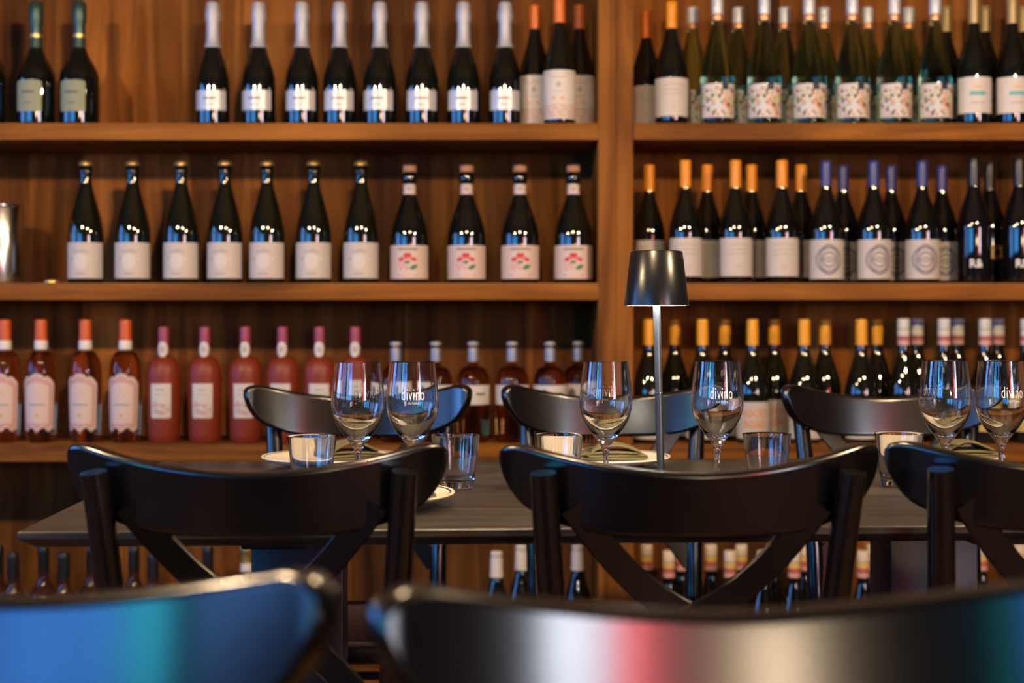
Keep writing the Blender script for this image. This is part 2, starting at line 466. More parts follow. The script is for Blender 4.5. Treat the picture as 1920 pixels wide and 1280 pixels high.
w.path([(-.022, .042), (-.021, .026), (-.017, .022), (-.014, .026), (-.013, .040), (-.009, .042), (-.006, .030), (-.004, .024), (0, .024), (.002, .032)], .0016, 1)
for q in (-.024, .024): w.rect(q, .009, .006, .002, 3)
k.add('label', w.bm, ['paper_floral', 'ink_red', 'ink_green', 'ink', 'paper_pink', 'ink_orange'])
# blue capsule, eye label
k = K['eye'] = Kind('wine_bottle', 'wine bottle', bottle_profile(.0440, .130, .242, .0140, .311), 'black_glass')
k.capsule(.248, .313, 'blue_cap')
w = k.wrap(.010); w.sheet(.064, 0, .100, 0)
def lens(a, b, p=1.0):
    q = []
    for i in range(28):
        t = 2 * PI * i / 28; q.append((a * math.copysign(abs(math.cos(t)) ** p, math.cos(t)), .049 + b * math.sin(t)))
    return q
for a, b, p, wd in ((.033, .037, 1.5, .0046), (.024, .030, 1, .0040), (.018, .019, 1.3, .0040), (.014, .0045, 1, .003)):
    w.path(lens(a, b, p), wd, 1, closed=True)
k.add('label', w.bm, ['paper', 'ink_blue'])
# black coated bottle with white printed characters
k = K['black'] = Kind('wine_bottle', 'wine bottle', bottle_profile(.0425, .140, .250, .0150, .321), 'satin_black_glass')
k.capsule(.250, .324, 'black_cap')
w = k.wrap(.035); w.text('R&', -.008, .014, .030, 0, .85, thick=.0003); k.add('printed_text', w.bm, ['ink_white'])
w = k.wrap(.05, 1.0); w.rect(.014, .032, .005, .075, 0); k.add('side_stripe', w.bm, ['ink_soft'])
k = K['emblem'] = Kind('wine_bottle', 'wine bottle', bottle_profile(.0425, .140, .250, .0150, .321), 'satin_black_glass')
k.capsule(.250, .324, 'black_cap')
w = k.wrap(.065)
for i in range(8):
    t = 2 * PI * i / 8; w.ell(.004 + .013 * math.cos(t), .018 + .015 * math.sin(t), .0066, .0066, i % 2)
k.add('printed_emblem', w.bm, ['ink_bronze', 'ink_gold'])
# orange-capped rose wine with an ornate label
k = K['rose'] = Kind('rose_wine_bottle', 'wine bottle', bottle_profile(.0410, .176, .236, .0138, .313, 'round', waist=.004), 'rose_glass', 40)
k.capsule(.262, .3155, 'burnt_cap', e=.0018, flare=.0006)
k.lathe('neck_collar', [(.0150, .238), (.0168, .240), (.0168, .259), (.0158, .262)], 'collar_white')
w = k.wrap(.028)
top = lambda u: .142 + (.006 if abs(u) < .32 else 0) - .016 * max(0, abs(u) - .55) / .45 + .002 * math.cos(u * 9)
bot = lambda u: .006 - .005 * math.cos(u * 9.4) * (1 if abs(u) < .95 else 0)
w.sheet(.045, bot, top, 0, nu=40, nv=6)
w.sheet(.039, lambda u: bot(u) + .005, lambda u: top(u) - .006, 1, .0006, 32, 6)
w.sheet(.030, .022, lambda u: .115 + .012 * math.cos(u * 1.5), 0, .0009, 24, 6)
w.path([(-.008, .09), (0, .108), (.008, .09)], .003, 3, .0011); w.rect(0, .070, .040, .006, 2, .0011); w.ell(0, .042, .0045, .0055, 3, 0, .0012)
k.add('label', w.bm, ['paper_pink', 'paper_rose', 'ink_soft', 'ink_gold'])
# frosted pink bottle
k = K['pink'] = Kind('rose_wine_bottle', 'wine bottle', bottle_profile(.0438, .172, .222, .0128, .294, 'round', waist=.004), 'pink_glass', 40)
k.capsule(.254, .2965, 'pink_cap', e=.001)
w = k.wrap(.219)
w.sheet(.0135, lambda u: .0205 - .0195 * math.sqrt(max(0, 1 - u * u)), lambda u: .0205 + .0195 * math.sqrt(max(0, 1 - u * u)), 0, .0022, 16, 4); w.ell(0, .020, .004, .007, 1, 0, .0026)
k.add('neck_medallion', w.bm, ['paper_white', 'ink_soft'])
w = k.wrap(.064, .03); w.sheet(.0265, 0, .088, 0, nu=10); w.rect(0, .072, .022, .004, 1); w.rect(0, .06, .03, .002, 1)
rr = random.Random(5)
for i in range(26): w.ell(rr.uniform(-.021, .021), rr.uniform(.006, .04), rr.uniform(.002, .005), rr.uniform(.002, .005), rr.choice([2, 2, 1]), rr.uniform(0, 3))
k.add('label', w.bm, ['paper_white', 'ink_soft', 'paper_rose'])
# small silver-capped amber bottle
k = K['small'] = Kind('wine_bottle', 'wine bottle', bottle_profile(.0430, .150, .196, .0135, .256, 'round', waist=.002), 'amber_glass', 40)
k.capsule(.208, .259, 'grey_foil', e=.0005, ridge=True)
k.lathe('capsule_lip', [(.0138, .250), (.0152, .2515), (.0152, .2545), (.0138, .256)], 'silver_foil')
w = k.wrap(.098); w.sheet(.062, 0, .050, 0); w.ell(-.018, .026, .010, .014, 1); w.rect(.022, .027, .026, .006, 1)
k.add('label', w.bm, ['paper_white', 'ink'])
# yellow screw cap
k = K['yellow'] = Kind('wine_bottle', 'wine bottle', bottle_profile(.0422, .125, .240, .0142, .314), 'olive_glass')
k.capsule(.250, .3165, 'yellow_cap', 'screw_cap', .001, ridge=True)
w = k.wrap(.012); w.sheet(.060, 0, .094, 0); w.text('ROCKY', 0, .064, .026, 1, .8, thick=.0005); w.text('ROAD', 0, .036, .026, 1, .8, thick=.0005)
k.add('label', w.bm, ['paper', 'ink_orange'])
# striped screw cap
def striped(key, body, cols, label_mats):
    k = K[key] = Kind('wine_bottle', 'wine bottle', bottle_profile(.0380, .125, .240, .0145, .314), body)
    bm = bmesh.new(); r = .0160
    zs = [.250, .262, .274, .282, .289, .292, .300, .3165]
    for i, (a, b) in enumerate(zip(zs, zs[1:])): lathe(bm, [(r, a), (r, b)], 30, False, False, i % len(cols))
    lathe(bm, [(r, .3165), (r - .0012, .318), (r * .4, .3184)], 30, False, True, len(cols) - 1)
    bmesh.ops.remove_doubles(bm, verts=bm.verts[:], dist=1e-5)
    k.add('screw_cap', bm, cols)
    w = k.wrap(.030); w.sheet(.055, 0, .085, 0); w.rect(0, .06, .04, .008, 1); w.rect(0, .03, .03, .003, 1)
    k.add('label', w.bm, label_mats)
M['str_red'] = mat('brick_red_stripe', (.36, .10, .09, 1), .4); M['str_pink'] = mat('pink_stripe', (.52, .30, .26, 1), .4)
M['str_yel'] = mat('yellow_stripe', (.60, .40, .10, 1), .4); M['str_cream'] = mat('cream_stripe', (.60, .52, .38, 1), .4)
M['str_blue'] = mat('slate_stripe', (.20, .29, .36, 1), .4); M['str_grey'] = mat('pale_grey_stripe', (.48, .50, .48, 1), .4)
striped('striped', 'black_glass', ['str_pink', 'str_red', 'str_yel', 'str_yel', 'str_blue', 'str_cream', 'str_cream'], ['paper', 'ink_soft'])
striped('striped_pale', 'olive_glass', ['str_pink', 'str_red', 'str_grey', 'str_cream', 'str_blue', 'str_grey', 'str_grey'], ['paper_yellow', 'ink'])
# black capsule rose and white capsule dark bottle in the lowest bay
k = K['blackcap'] = Kind('rose_wine_bottle', 'wine bottle', bottle_profile(.0420, .150, .225, .0140, .295, 'bulb'), 'dark_rose')
k.capsule(.232, .298, 'black_cap', e=.001)
w = k.wrap(.03); w.sheet(.045, 0, .085, 0); w.rect(0, .05, .04, .006, 1); k.add('label', w.bm, ['paper', 'ink'])
k = K['whitecap'] = Kind('wine_bottle', 'wine bottle', bottle_profile(.0425, .125, .235, .0152, .299), 'black_glass')
k.capsule(.236, .302, 'white_cap', 'screw_cap', .001, ridge=True, flare=.0012)
w = k.wrap(.03); w.sheet(.055, 0, .085, 0); w.rect(0, .05, .04, .006, 1); k.add('label', w.bm, ['paper', 'ink'])
k = K['goldneck'] = Kind('sparkling_wine_bottle', 'wine bottle', bottle_profile(.0430, .115, .225, .0150, .300), 'black_glass')
k.lathe('foil_capsule', [(.0172, .255), (.0168, .262), (.0165, .280), (.0188, .286), (.0188, .296), (.0165, .301), (.006, .303)], 'gold_foil')
k.lathe('neck_band', [(.0175, .232), (.0172, .236), (.0168, .254), (.0160, .2555)], 'collar_white')
w = k.wrap(.03); w.sheet(.045, 0, .085, 0); w.rect(0, .05, .04, .006, 1); k.add('label', w.bm, ['paper', 'ink'])

ORD = ['first', 'second', 'third', 'fourth', 'fifth', 'sixth', 'seventh', 'eighth', 'ninth', 'tenth', 'eleventh', 'twelfth', 'thirteenth', 'fourteenth']
ZT, ZM, ZB, ZL = 1.526, 1.121, .712, .130
EPS = .0004        # shelf tops
DF, DM, DB = 3.660, 3.680, 3.765                   # front, single and back rows


def row(key, desc, where, xs, D, z, group, tail='from the upright', rzs=None, deep={}):
    """xs in pixels, sorted by distance from the wooden upright; labels count away from it"""
    xs = sorted(xs, key=lambda q: abs(q - 1154))
    for i, px in enumerate(xs):
        lab = f'{desc}, {where}, {ORD[i]} {tail}' if len(xs) > 1 else f'{desc}, {where}'
        K[key].place(px, D + deep.get(px, 0), z, lab, group, rzs)


# top shelf
row('green', 'broad dark bottle with green foil and sage label', 'top shelf', [-22, 68, 149], DM, ZT, 'green foiled sparkling bottles on the top shelf', rzs=0)
row('silver', 'sparkling bottle with silver foil and silver label', 'top shelf', [399, 485, 566, 637, 712, 791, 869, 947], DM, ZT, 'silver foiled sparkling bottles on the top shelf')
row('dotted', 'orange-capped bottle with dotted label, standing forward of its two twins', 'top shelf', [1049], DF - .01, ZT, 'orange capped bottles with dotted labels')
row('dotted', 'orange-capped bottle with dotted label behind the front one', 'top shelf', [1003, 1086], DB - .035, ZT, 'orange capped bottles with dotted labels')
row('wavy_orange', 'orange-capped bottle with cream label, back row beside the upright', 'top shelf', [1212], DB, ZT, 'bottles with wavy line labels')
row('wavy_amber', 'amber-capped bottle with cream label, front row beside pale green bottles', 'top shelf', [1259], DF, ZT + .003, 'bottles with wavy line labels')
row('collage', 'pale green bottle with collage label', 'top shelf front row', [1345, 1433, 1517, 1598, 1677, 1753], DF, ZT, 'pale green bottles with collage labels')
row('collage', 'pale green bottle with collage label', 'top shelf back row', [1299, 1384, 1471, 1545, 1627, 1703], DB, ZT, 'pale green bottles with collage labels')
row('tealband', 'dark bottle with olive-gold capsule and teal-banded label', 'top shelf front row', [1826, 1898, 1968], DF, ZT, 'dark bottles with teal banded labels')
row('tealband', 'dark bottle with olive-gold capsule and teal-banded label', 'top shelf back row', [1774, 1847, 1918], DB, ZT, 'dark bottles with teal banded labels')
# middle shelf
row('goldcap', 'dark bottle with gold crown cap and cream label', 'middle shelf', [161, 249, 340, 422, 501, 588, 677], DM, ZM, 'gold capped bottles on the middle shelf')
row('floral', 'dark bottle with red flower label and cork stopper', 'middle shelf', [768, 875, 975, 1075], DM, ZM, 'bottles with flower labels')
row('wavy_amber', 'amber-capped bottle with cream label', 'middle shelf front row', [1285, 1379, 1466], DF, ZM, 'amber capped bottles on the middle shelf')
row('wavy_amber', 'amber-capped bottle with cream label', 'middle shelf back row', [1217, 1326, 1409, 1502], DB, ZM, 'amber capped bottles on the middle shelf')
row('eye', 'blue-capped bottle with eye pattern label', 'middle shelf front row', [1549, 1638, 1729], DF - .012, ZM, 'blue capped bottles with eye pattern labels')
row('eye', 'blue-capped bottle with eye pattern label', 'middle shelf back row', [1581, 1671, 1766], DB - .005, ZM, 'blue capped bottles with eye pattern labels')
row('black', 'all-black bottle with white printed R&', 'middle shelf front row', [1826, 1911], DF, ZM, 'black coated bottles', rzs=0)
row('emblem', 'all-black bottle with round bronze emblem', 'middle shelf back row', [1856, 1940], DB, ZM, 'black coated bottles', rzs=0)
# bottom shelf
row('rose', 'amber rose bottle with orange capsule and ornate pink label', 'bottom shelf', [9, 77, 160, 235], DM, ZB, 'orange capped rose bottles')
row('pink', 'frosted pink bottle with white neck medallion', 'bottom shelf', [307, 384, 460, 530, 599, 666], DM, ZB, 'frosted pink bottles')
row('small', 'short amber bottle with silver capsule and white label', 'bottom shelf', [742, 817, 887, 960, 1031, 1084], DM, ZB, 'short silver capped bottles', deep={1084: .06})
row('yellow', 'dark bottle with yellow cap and orange-lettered label', 'bottom shelf front row', [1216, 1317, 1411, 1508, 1615], DF, ZB, 'yellow capped bottles', rzs=0)
row('yellow', 'dark bottle with yellow cap and orange-lettered label', 'bottom shelf back row', [1265, 1359, 1452, 1547, 1645], DB, ZB, 'yellow capped bottles', rzs=0)
row('striped_pale', 'bottle with pale striped cap and mustard label', 'bottom shelf front row', [1694, 1770, 1847, 1925], DF, ZB, 'pale striped bottles on the bottom shelf')
row('striped_pale', 'bottle with pale striped cap and mustard label', 'bottom shelf back row', [1720, 1796, 1872], DB, ZB, 'pale striped bottles on the bottom shelf')
# lowest bay under the table
row('blackcap', 'rose bottle with black capsule', 'lowest bay front row', [25, 120, 287], DF, ZL, 'black capped bottles in the lowest bay')
row('blackcap', 'rose bottle with black capsule', 'lowest bay back row', [-4, 82, 172, 251, 390], DB, ZL, 'black capped bottles in the lowest bay')
row('goldneck', 'sparkling bottle with gold foil and pale neck band', 'lowest bay beside the table pedestal', [463], DB, ZL, None)
row('whitecap', 'dark bottle with white cap', 'lowest bay front row', [931], DF, ZL, 'white capped bottles in the lowest bay')
row('whitecap', 'dark bottle with white cap', 'lowest bay back row', [977, 1083], DB, ZL, 'white capped bottles in the lowest bay')
row('striped', 'dark bottle with red and yellow striped cap', 'lowest bay front row', [1254, 1369, 1431, 1489, 1618, 1675], DF, ZL - .014, 'striped bottles in the lowest bay')
row('striped', 'dark bottle with red and yellow striped cap', 'lowest bay back row', [1212, 1277, 1333, 1390, 1450, 1510, 1636, 1694, 1765, 1840, 1912], DB, ZL - .014, 'striped bottles in the lowest bay')

# steel wine cooler and the loose gold cap
t = thing('wine_cooler', 'brushed steel cylinder wine cooler on the middle shelf beside a loose gold cap', 'wine cooler', (X(0, 3.69), 3.69, ZM + EPS))
bm = bmesh.new(); R = .0575; H = .203
lathe(bm, [(R - .004, 0), (R - .001, .0015), (R, .005), (R, H - .003), (R - .0015, H), (R - .004, H - .002), (R - .005, .012), (.001, .010)], 48, True, False); obj('body', bm, 'steel', t)
bm = bmesh.new(); lathe(bm, [(R + .0005, H - .008), (R + .0018, H - .006), (R + .0018, H - .001), (R + .0002, H + .0005)], 48, False, False); obj('rim', bm, 'fork', t)
bm = bmesh.new(); lathe(bm, [(.017, 0), (.0186, .001), (.0180, .005), (.015, .0075), (.005, .009)], 24)
tag(obj('bottle_cap', bm, 'gold_foil', loc=(X(97, 3.625), 3.625, ZM + EPS)), 'loose gold crown cap lying on the middle shelf edge', 'bottle cap')

# ------------------------------------------------------------------ shelving
YF, YB = 3.60, 3.90
TH = .043
def shelf_unit(label, x0, x1, upright_x, extra):
    t = thing('shelving_unit', label, 'shelving unit', ((x0 + x1) / 2, YB, 0)); ox, oy = (x0 + x1) / 2, YB
    def part(n, m, *b, bev=.002):
        bm = bmesh.new(); a = list(b); a[0] -= ox; a[1] -= ox; a[2] -= oy; a[3] -= oy
        box(bm, *a, bev=bev); return obj(n, bm, m, t, angle=30)
    part('back_panel', 'panel', x0, x1, YB, YB + .02, 0, 2.5, bev=0)
    for z in (ZT, ZM, ZB, ZL - .001 if extra == 0 else ZL - .015):
        part('shelf', 'shelf', x0 + (.044 if upright_x == 0 else 0), x1 - (.044 if upright_x == 1 else 0), YF, YB, z - TH, z)
    part('top_board', 'shelf', x0, x1, YF, YB, 2.46, 2.5)
    if upright_x == 1: part('upright', 'post', x1 - .0445, x1, YF - .003, YB, 0, 2.46); part('upright', 'post', x0 - .044, x0, YF, YB, 0, 2.5)
    else: part('upright', 'post', x0, x0 + .043, YF - .003, YB, 0, 2.46); part('upright', 'post', x1, x1 + .044, YF, YB, 0, 2.5)
shelf_unit('walnut shelving unit with sparkling and rose bottles', -1.75, .2632, 1, 0)
shelf_unit('walnut shelving unit with yellow-capped and pale green bottles', .2634, 1.85, 0, 1)

# ------------------------------------------------------------------ table
RT = math.radians(2.6)
tl, tw = 1.60, .90
cx0, cy0 = X(32, 1.769), 1.769                    # near corner at the open end
ct, st = math.cos(RT), math.sin(RT)
def TB(u, v, z=.76): return (cx0 + u * ct - v * st, cy0 + u * st + v * ct, z)
t = thing('dining_table', 'long black wooden dining table laid with glasses and plates', 'table', TB(tl / 2, tw / 2, 0), RT)
bm = bmesh.new()
def loop(i, z): return [bm.verts.new((sx * (tl / 2 - i), sy * (tw / 2 - i), z)) for sx, sy in ((-1, -1), (1, -1), (1, 1), (-1, 1))]
Ls = [loop(.0015, .76), loop(0, .7585), loop(0, .7505), loop(.019, .738)]
bm.faces.new(Ls[0]); bm.faces.new(list(reversed(Ls[-1])))
for a, b in zip(Ls, Ls[1:]):
    for i in range(4): bm.faces.new((b[i], b[(i + 1) % 4], a[(i + 1) % 4], a[i]))
bmesh.ops.recalc_face_normals(bm, faces=bm.faces[:])
obj('tabletop', bm, 'table', t, smooth=False)
for ux in (-.495, .495):
    bm = bmesh.new(); box(bm, ux - .07, ux + .07, -.055, .055, .03, .722, .004); pd = obj('pedestal', bm, 'table_leg', t, angle=30)
    bm = bmesh.new(); box(bm, ux - .045, ux + .045, -.34, .34, .718, .738, .003); obj('top_plate', bm, 'table_leg', pd, angle=30)
    bm = bmesh.new(); box(bm, ux - .035, ux + .035, -.21, .21, .0003, .032, .004); obj('foot', bm, 'table_leg', pd, angle=30)

# ------------------------------------------------------------------ chairs
HWD = .225
def rail_y(x): return 1.0 * x * x + 9.9 * x ** 4
def lean(z): return -(z - .45) * .178
ZR = .846
def make_chair():
    t = thing('crossback_chair', 'x', 'chair', (0, 0, 0), 0, 'black cross-back chairs')
    # curved top rail
    bm = bmesh.new(); th = .023; n = 56; rings = []
    for i in range(n + 1):
        u = -math.cos(PI * i / n); x = u * HWD; a = abs(u)
        zt = .036 * a ** 1.8; zb = -.077 + .054 * a ** 4
        if a > .86:
            s = (a - .86) / .14; q = math.sqrt(max(0, 1 - (s ** 2) * .88)); c_ = zt - .021
            zt, zb = c_ + (zt - c_) * q, c_ + (zb - c_) * q
        sl = 2.0 * x + 39.6 * x ** 3; l = math.hypot(1, sl); nx, ny = sl / l, -1 / l    # outward (back) normal
        c = min(.0065, (zt - zb) * .3); tt = th if a < .97 else th * (.75 + .25 * (1 - a) / .03)
        pr = []
        for cx_, cz_, q0 in ((tt / 2 - c, zb + c, 0), (tt / 2 - c, zt - c, 1), (-tt / 2 + c, zt - c, 2), (-tt / 2 + c, zb + c, 3)):
            g_ = .0012
            arc = [(cx_ + c * math.cos(w_), cz_ + c * math.sin(w_)) for w_ in (-PI / 2 + q0 * PI / 2 + PI / 2 * j / 4 for j in range(5))]
            pre = [(-g_, 0), (0, -g_), (g_, 0), (0, g_)][q0]; post = [(0, g_), (-g_, 0), (0, -g_), (g_, 0)][q0]
            pr += [(arc[0][0] + pre[0], arc[0][1] + pre[1])] + arc + [(arc[-1][0] + post[0], arc[-1][1] + post[1])]
        ring = []
        for o_, z in pr:
            zz = ZR + z
            ring.append(bm.verts.new((x + nx * o_, rail_y(x) - .007 + lean(zz) + ny * o_, zz)))
        rings.append(ring)
    for a, b in zip(rings, rings[1:]):
        for q in range(len(a)): bm.faces.new((a[q], a[(q + 1) % len(a)], b[(q + 1) % len(a)], b[q]))
    bm.faces.new(rings[0]); bm.faces.new(rings[-1]); bmesh.ops.recalc_face_normals(bm, faces=bm.faces[:])
    obj('top_rail', bm, 'chair', t, angle=50)
    # rear posts run down into the rear legs
    for s in (-1, 1):
        bm = bmesh.new()
        pts = [(s * .195, -.085, 0), (s * .172, -.03, .22), (s * .160, 0, .43), (s * .162, -.012, .55), (s * .1700, lean(.70) + .003, .70), (s * .1775, lean(.80) + .001, .80), (s * .1815, lean(.848) - .001, .846)]
        tube(bm, pts, [.0125, .015, .0172, .017, .0168, .0165, .0158], 18, top_cut=-.08)
        obj('rear_leg', bm, 'chair', t, angle=50)
    # crossed slats
    for s in (-1, 1):
        bm = bmesh.new(); pts = []
        for i in range(15):
            q = i / 14; x = s * (-.146 + .300 * q); z = .806 - .285 * q - .030 * math.sin(PI * q) * (1 if q < .5 else -.4) * 0 - .02 * math.sin(2 * PI * q)
            y = lean(z) + .006 + (.008 if s > 0 else -.003) * math.sin(PI * q) + .010 * math.sin(PI * q)
            pts.append((x, y, z))
        strip_bar(bm, pts, .034, .0095); obj('back_slat', bm, 'chair', t, angle=30)
    # seat
    bm = bmesh.new(); N = 48
    def seat_ring(i_, z): 
        r = []
        for k in range(N):
            a = 2 * PI * k / N; ca, sa = math.cos(a), math.sin(a)
            ex = math.copysign(abs(ca) ** .55, ca); ey = math.copysign(abs(sa) ** .55, sa)
            wd = .195 + .02 * ey - i_; r.append(bm.verts.new((wd * ex, .205 + (.208 - i_) * ey, z)))
        return r
    S = [seat_ring(.012, .420), seat_ring(.002, .426), seat_ring(0, .436), seat_ring(.003, .449), seat_ring(.012, .453), seat_ring(.05, .451), seat_ring(.10, .447)]
    for a, b in zip(S, S[1:]):
        for q in range(N): bm.faces.new((a[q], a[(q + 1) % N], b[(q + 1) % N], b[q]))
    bm.faces.new(S[-1]); bm.faces.new(list(reversed(S[0]))); obj('seat', bm, 'chair', t)
    for s in (-1, 1):
        bm = bmesh.new(); tube(bm, [(s * .178, .365, 0), (s * .176, .36, .22), (s * .172, .352, .424)], [.0125, .016, .0175], 16); obj('front_leg', bm, 'chair', t)
        bm = bmesh.new(); tube(bm, [(s * .172, -.022, .25), (s * .176, .17, .245), (s * .1765, .352, .24)], .0095, 12); obj('stretcher', bm, 'chair', t)
    bm = bmesh.new(); tube(bm, [(-.174, .35, .29), (0, .355, .29), (.174, .35, .29)], .0095, 12); obj('stretcher', bm, 'chair', t)
    bm = bmesh.new(); tube(bm, [(-.166, -.018, .30), (0, -.018, .30), (.166, -.018, .30)], .0095, 12); obj('stretcher', bm, 'chair', t)
    return t
chair0 = make_chair(); chair_used = [False]
def chair(px, D, rz, label, sz=1):
    """px, D: where the middle of the top rail's outer face stands"""
    off = Vector((0, -.080, 0)); off.rotate(Matrix.Rotation(rz, 3, 'Z'))
    loc = (X(px, D) - off.x, D - off.y, 0)
    if not chair_used[0]:
        chair_used[0] = True; chair0.location = loc; chair0.rotation_euler = (0, 0, rz); chair0['label'] = label; return chair0
    c = dup(chair0, loc, rz, label); c.scale = (1, 1, sz); return c
chair(466, 1.655, RT * .4, "black cross-back chair pushed in where the table's open end sticks out beside it")
chair(1312, 1.648, RT * .8, 'black cross-back chair pushed in directly in front of the black table lamp')
chair(2050, 1.692, RT * 1.0, 'black cross-back chair partly cut by the picture edge, rail tip meeting its neighbour')
chair(677, 2.94, PI + .02, 'black cross-back chair across the table, between table and frosted pink bottles', 1.022)
chair(1145, 2.95, PI + .05, 'black cross-back chair across the table, behind the black table lamp', 1.022)
chair(1656, 2.96, PI + .04, 'black cross-back chair across the table, before the yellow-capped bottles', 1.022)
chair(20, .930, PI - .07, 'blurred black cross-back chair mirroring teal and blue light', .995)
chair(1376, .905, PI + .09, 'blurred black cross-back chair mirroring red and white light', .990)

# ------------------------------------------------------------------ table lamp
lx, ly = X(1240, 2.24), 2.24
t = thing('table_lamp', 'cordless black table lamp with tapered shade, lit, on the dining table', 'lamp', (lx, ly, .7604))
bm = bmesh.new(); lathe(bm, [(.048, 0), (.050, .002), (.050, .012), (.048, .0145), (.006, .0155)], 48); obj('base', bm, 'lamp_black', t)
tilt = X(1231, 2.24) - lx
def px_(z): return tilt * (z / .29)
bm = bmesh.new(); tube(bm, [(px_(.014), 0, .014), (px_(.150), 0, .150)], .0062, 16); po = obj('pole', bm, 'lamp_pole', t)
bm = bmesh.new(); tube(bm, [(px_(.149), 0, .149), (px_(.330), 0, .330)], .0058, 16); obj('upper_tube', bm, 'lamp_pole', po)
bm = bmesh.new(); tube(bm, [(px_(.1485), 0, .1485), (px_(.1505), 0, .1505)], .0066, 16); obj('joint_ring', bm, 'fork', po)
zs0, zs1 = Z(573, 2.24) - .76, Z(471, 2.24) - .76
r0, r1 = 61 * 2.24 / F, 48.5 * 2.24 / F
bm = bmesh.new()
lathe(bm, [(r0 - .0012, zs0 + .0005), (r0, zs0), (r0, zs0 + .001), (r1, zs1 - .002), (r1 - .0012, zs1 - .0006), (r1 - .004, zs1), (.001, zs1)], 64, False, True)
o = obj('shade', bm, 'lamp_black', t, angle=35); o.location.x = tilt
bm = bmesh.new(); lathe(bm, [(r1 - .003, zs1 - .004), (r0 - .0022, zs0 + .0012), (r0 - .0014, zs0 + .0004)], 64, False, False)
o2 = obj('inner_reflector', bm, 'lamp_inner', o)
bm = bmesh.new(); lathe(bm, [(.012, zs0 + .018), (.034, zs0 + .018), (.034, zs0 + .021), (.012, zs0 + .021)], 48, False, False); o2 = obj('diffuser', bm, 'lamp_on', o)

# ------------------------------------------------------------------ glassware
def glass_mesh(outer, inner, seg=64):
    bm = bmesh.new(); lathe(bm, outer + list(reversed(inner)), seg, True, True); bmesh.ops.recalc_face_normals(bm, faces=bm.faces[:]); return bm
wo = [(.001, .0008), (.030, .0004), (.0345, .0006), (.0350, .0016), (.033, .0026), (.020, .0046), (.009, .009), (.0052, .016), (.0042, .026), (.0041, .045), (.0044, .058), (.0060, .068), (.0105, .0765), (.0180, .0865),
      (.0268, .098), (.0335, .110), (.0380, .122), (.0400, .134), (.0402, .142), (.0394, .156), (.0374, .174), (.0350, .192), (.0340, .2005)]
wi = [(.001, .0830), (.0050, .0838), (.0105, .0868), (.0175, .0930), (.0252, .1020), (.0322, .1125), (.0366, .1235), (.0387, .1345), (.0389, .142), (.0382, .156), (.0363, .174), (.0340, .192), (.0332, .2000)]
import copy as _c
gm_bm = glass_mesh(wo, wi)
glass_proto = obj('bowl_and_stem', gm_bm, 'glass', angle=60); C.objects.unlink(glass_proto)
w = Wrap(bmesh.new(), radius_at(wo), .128, 0)
w.text('divino', 0, .0242, .0262, 0, .50, e=.0003, thick=-.00022, spacing=1.12); w.text('OSTERIA', .001, .0115, .0044, 0, .85, e=.0003, spacing=1.25)
print_proto = obj('printed_text', w.bm, 'etch'); C.objects.unlink(print_proto)
def wineglass(px, D, rz, label):
    t = thing('wine_glass', label, 'wine glass', (X(px, D), D, .7604), rz, 'empty wine glasses on the table')
    for p in (glass_proto, print_proto):
        c = p.copy(); C.objects.link(c); c.parent = t
wineglass(671, 2.14, PI - .18, 'empty wine glass beside the tumbler that stands before a plate, mirrored lettering')
wineglass(773, 2.155, .10, 'empty wine glass paired with another, beside a tall tumbler by the blue-lit chair rail')
wineglass(1136, 2.175, PI + .02, 'empty wine glass with mirrored white lettering next to the table lamp, before the napkin')
wineglass(1345, 2.19, .02, 'empty wine glass with white lettering readable, on the bare table past the lamp')
wineglass(1772, 2.215, PI + .25, 'empty wine glass in front of the napkin with fork, beside its cut-off twin')
wineglass(1877, 2.215, .12, 'empty wine glass cut by the picture edge, before the plate rim')

to = [(.001, .0006), (.0255, 0), (.0280, .0010), (.0288, .003), (.0308, .020), (.0345, .050), (.0380, .0805), (.0384, .0838)]
ti = [(.001, .0120), (.018, .0122), (.0255, .0135), (.0278, .0165), (.0298, .026), (.0330, .052), (.0364, .081), (.0372, .0838)]
tum_proto = obj('glass_tumbler', glass_mesh(to, ti), 'glass', angle=60); C.objects.unlink(tum_proto)
def tumbler(px, D, label):
    c = tum_proto.copy(); C.objects.link(c); c.location = (X(px, D), D, .7604)
    tag(c, label, 'tumbler', 'glass tumblers on the table')
tumbler(585, 2.215, 'clear tumbler with a cream plate showing through it, beside two wine glasses')
tumbler(854, 2.235, "clear tumbler with its whole base showing, between two chair rails")
tumbler(1049, 2.245, 'clear tumbler beside the olive napkin and the wine glass next to the lamp')
tumbler(1438, 2.255, 'clear tumbler on the bare table past the lamp and the lettered wine glass')
tumbler(1686, 2.265, 'clear tumbler seen through the gap where two chair rails meet')

# ------------------------------------------------------------------ plates, napkins, forks
bm = bmesh.new()
pp = [(.001, .003), (.066, .003), (.070, 0), (.074, .001), (.080, .006), (.118, .0135), (.1245, .0165), (.1262, .0185), (.1255, .0205), (.1215, .0200)]
lathe(bm, pp, 72, True, False)
lathe(bm, [(.1215, .0200), (.1205, .0197)], 72, False, False, 1); lathe(bm, [(.1205, .0197), (.1190, .0191)], 72, False, False, 1)
lathe(bm, [(.1190, .0191), (.090, .0120), (.080, .0085), (.074, .0068), (.001, .0065)], 72, False, True, 0)
bmesh.ops.remove_doubles(bm, verts=bm.verts[:], dist=1e-5); bmesh.ops.recalc_face_normals(bm, faces=bm.faces[:])
plate_proto = obj('dinner_plate', bm, ['china', 'china_line'], angle=50); C.objects.unlink(plate_proto)
def plate(x, y, label):
    c = plate_proto.copy(); C.objects.link(c); c.location = (x, y, .7604); tag(c, label, 'plate', 'cream plates with a thin black line')
    return c

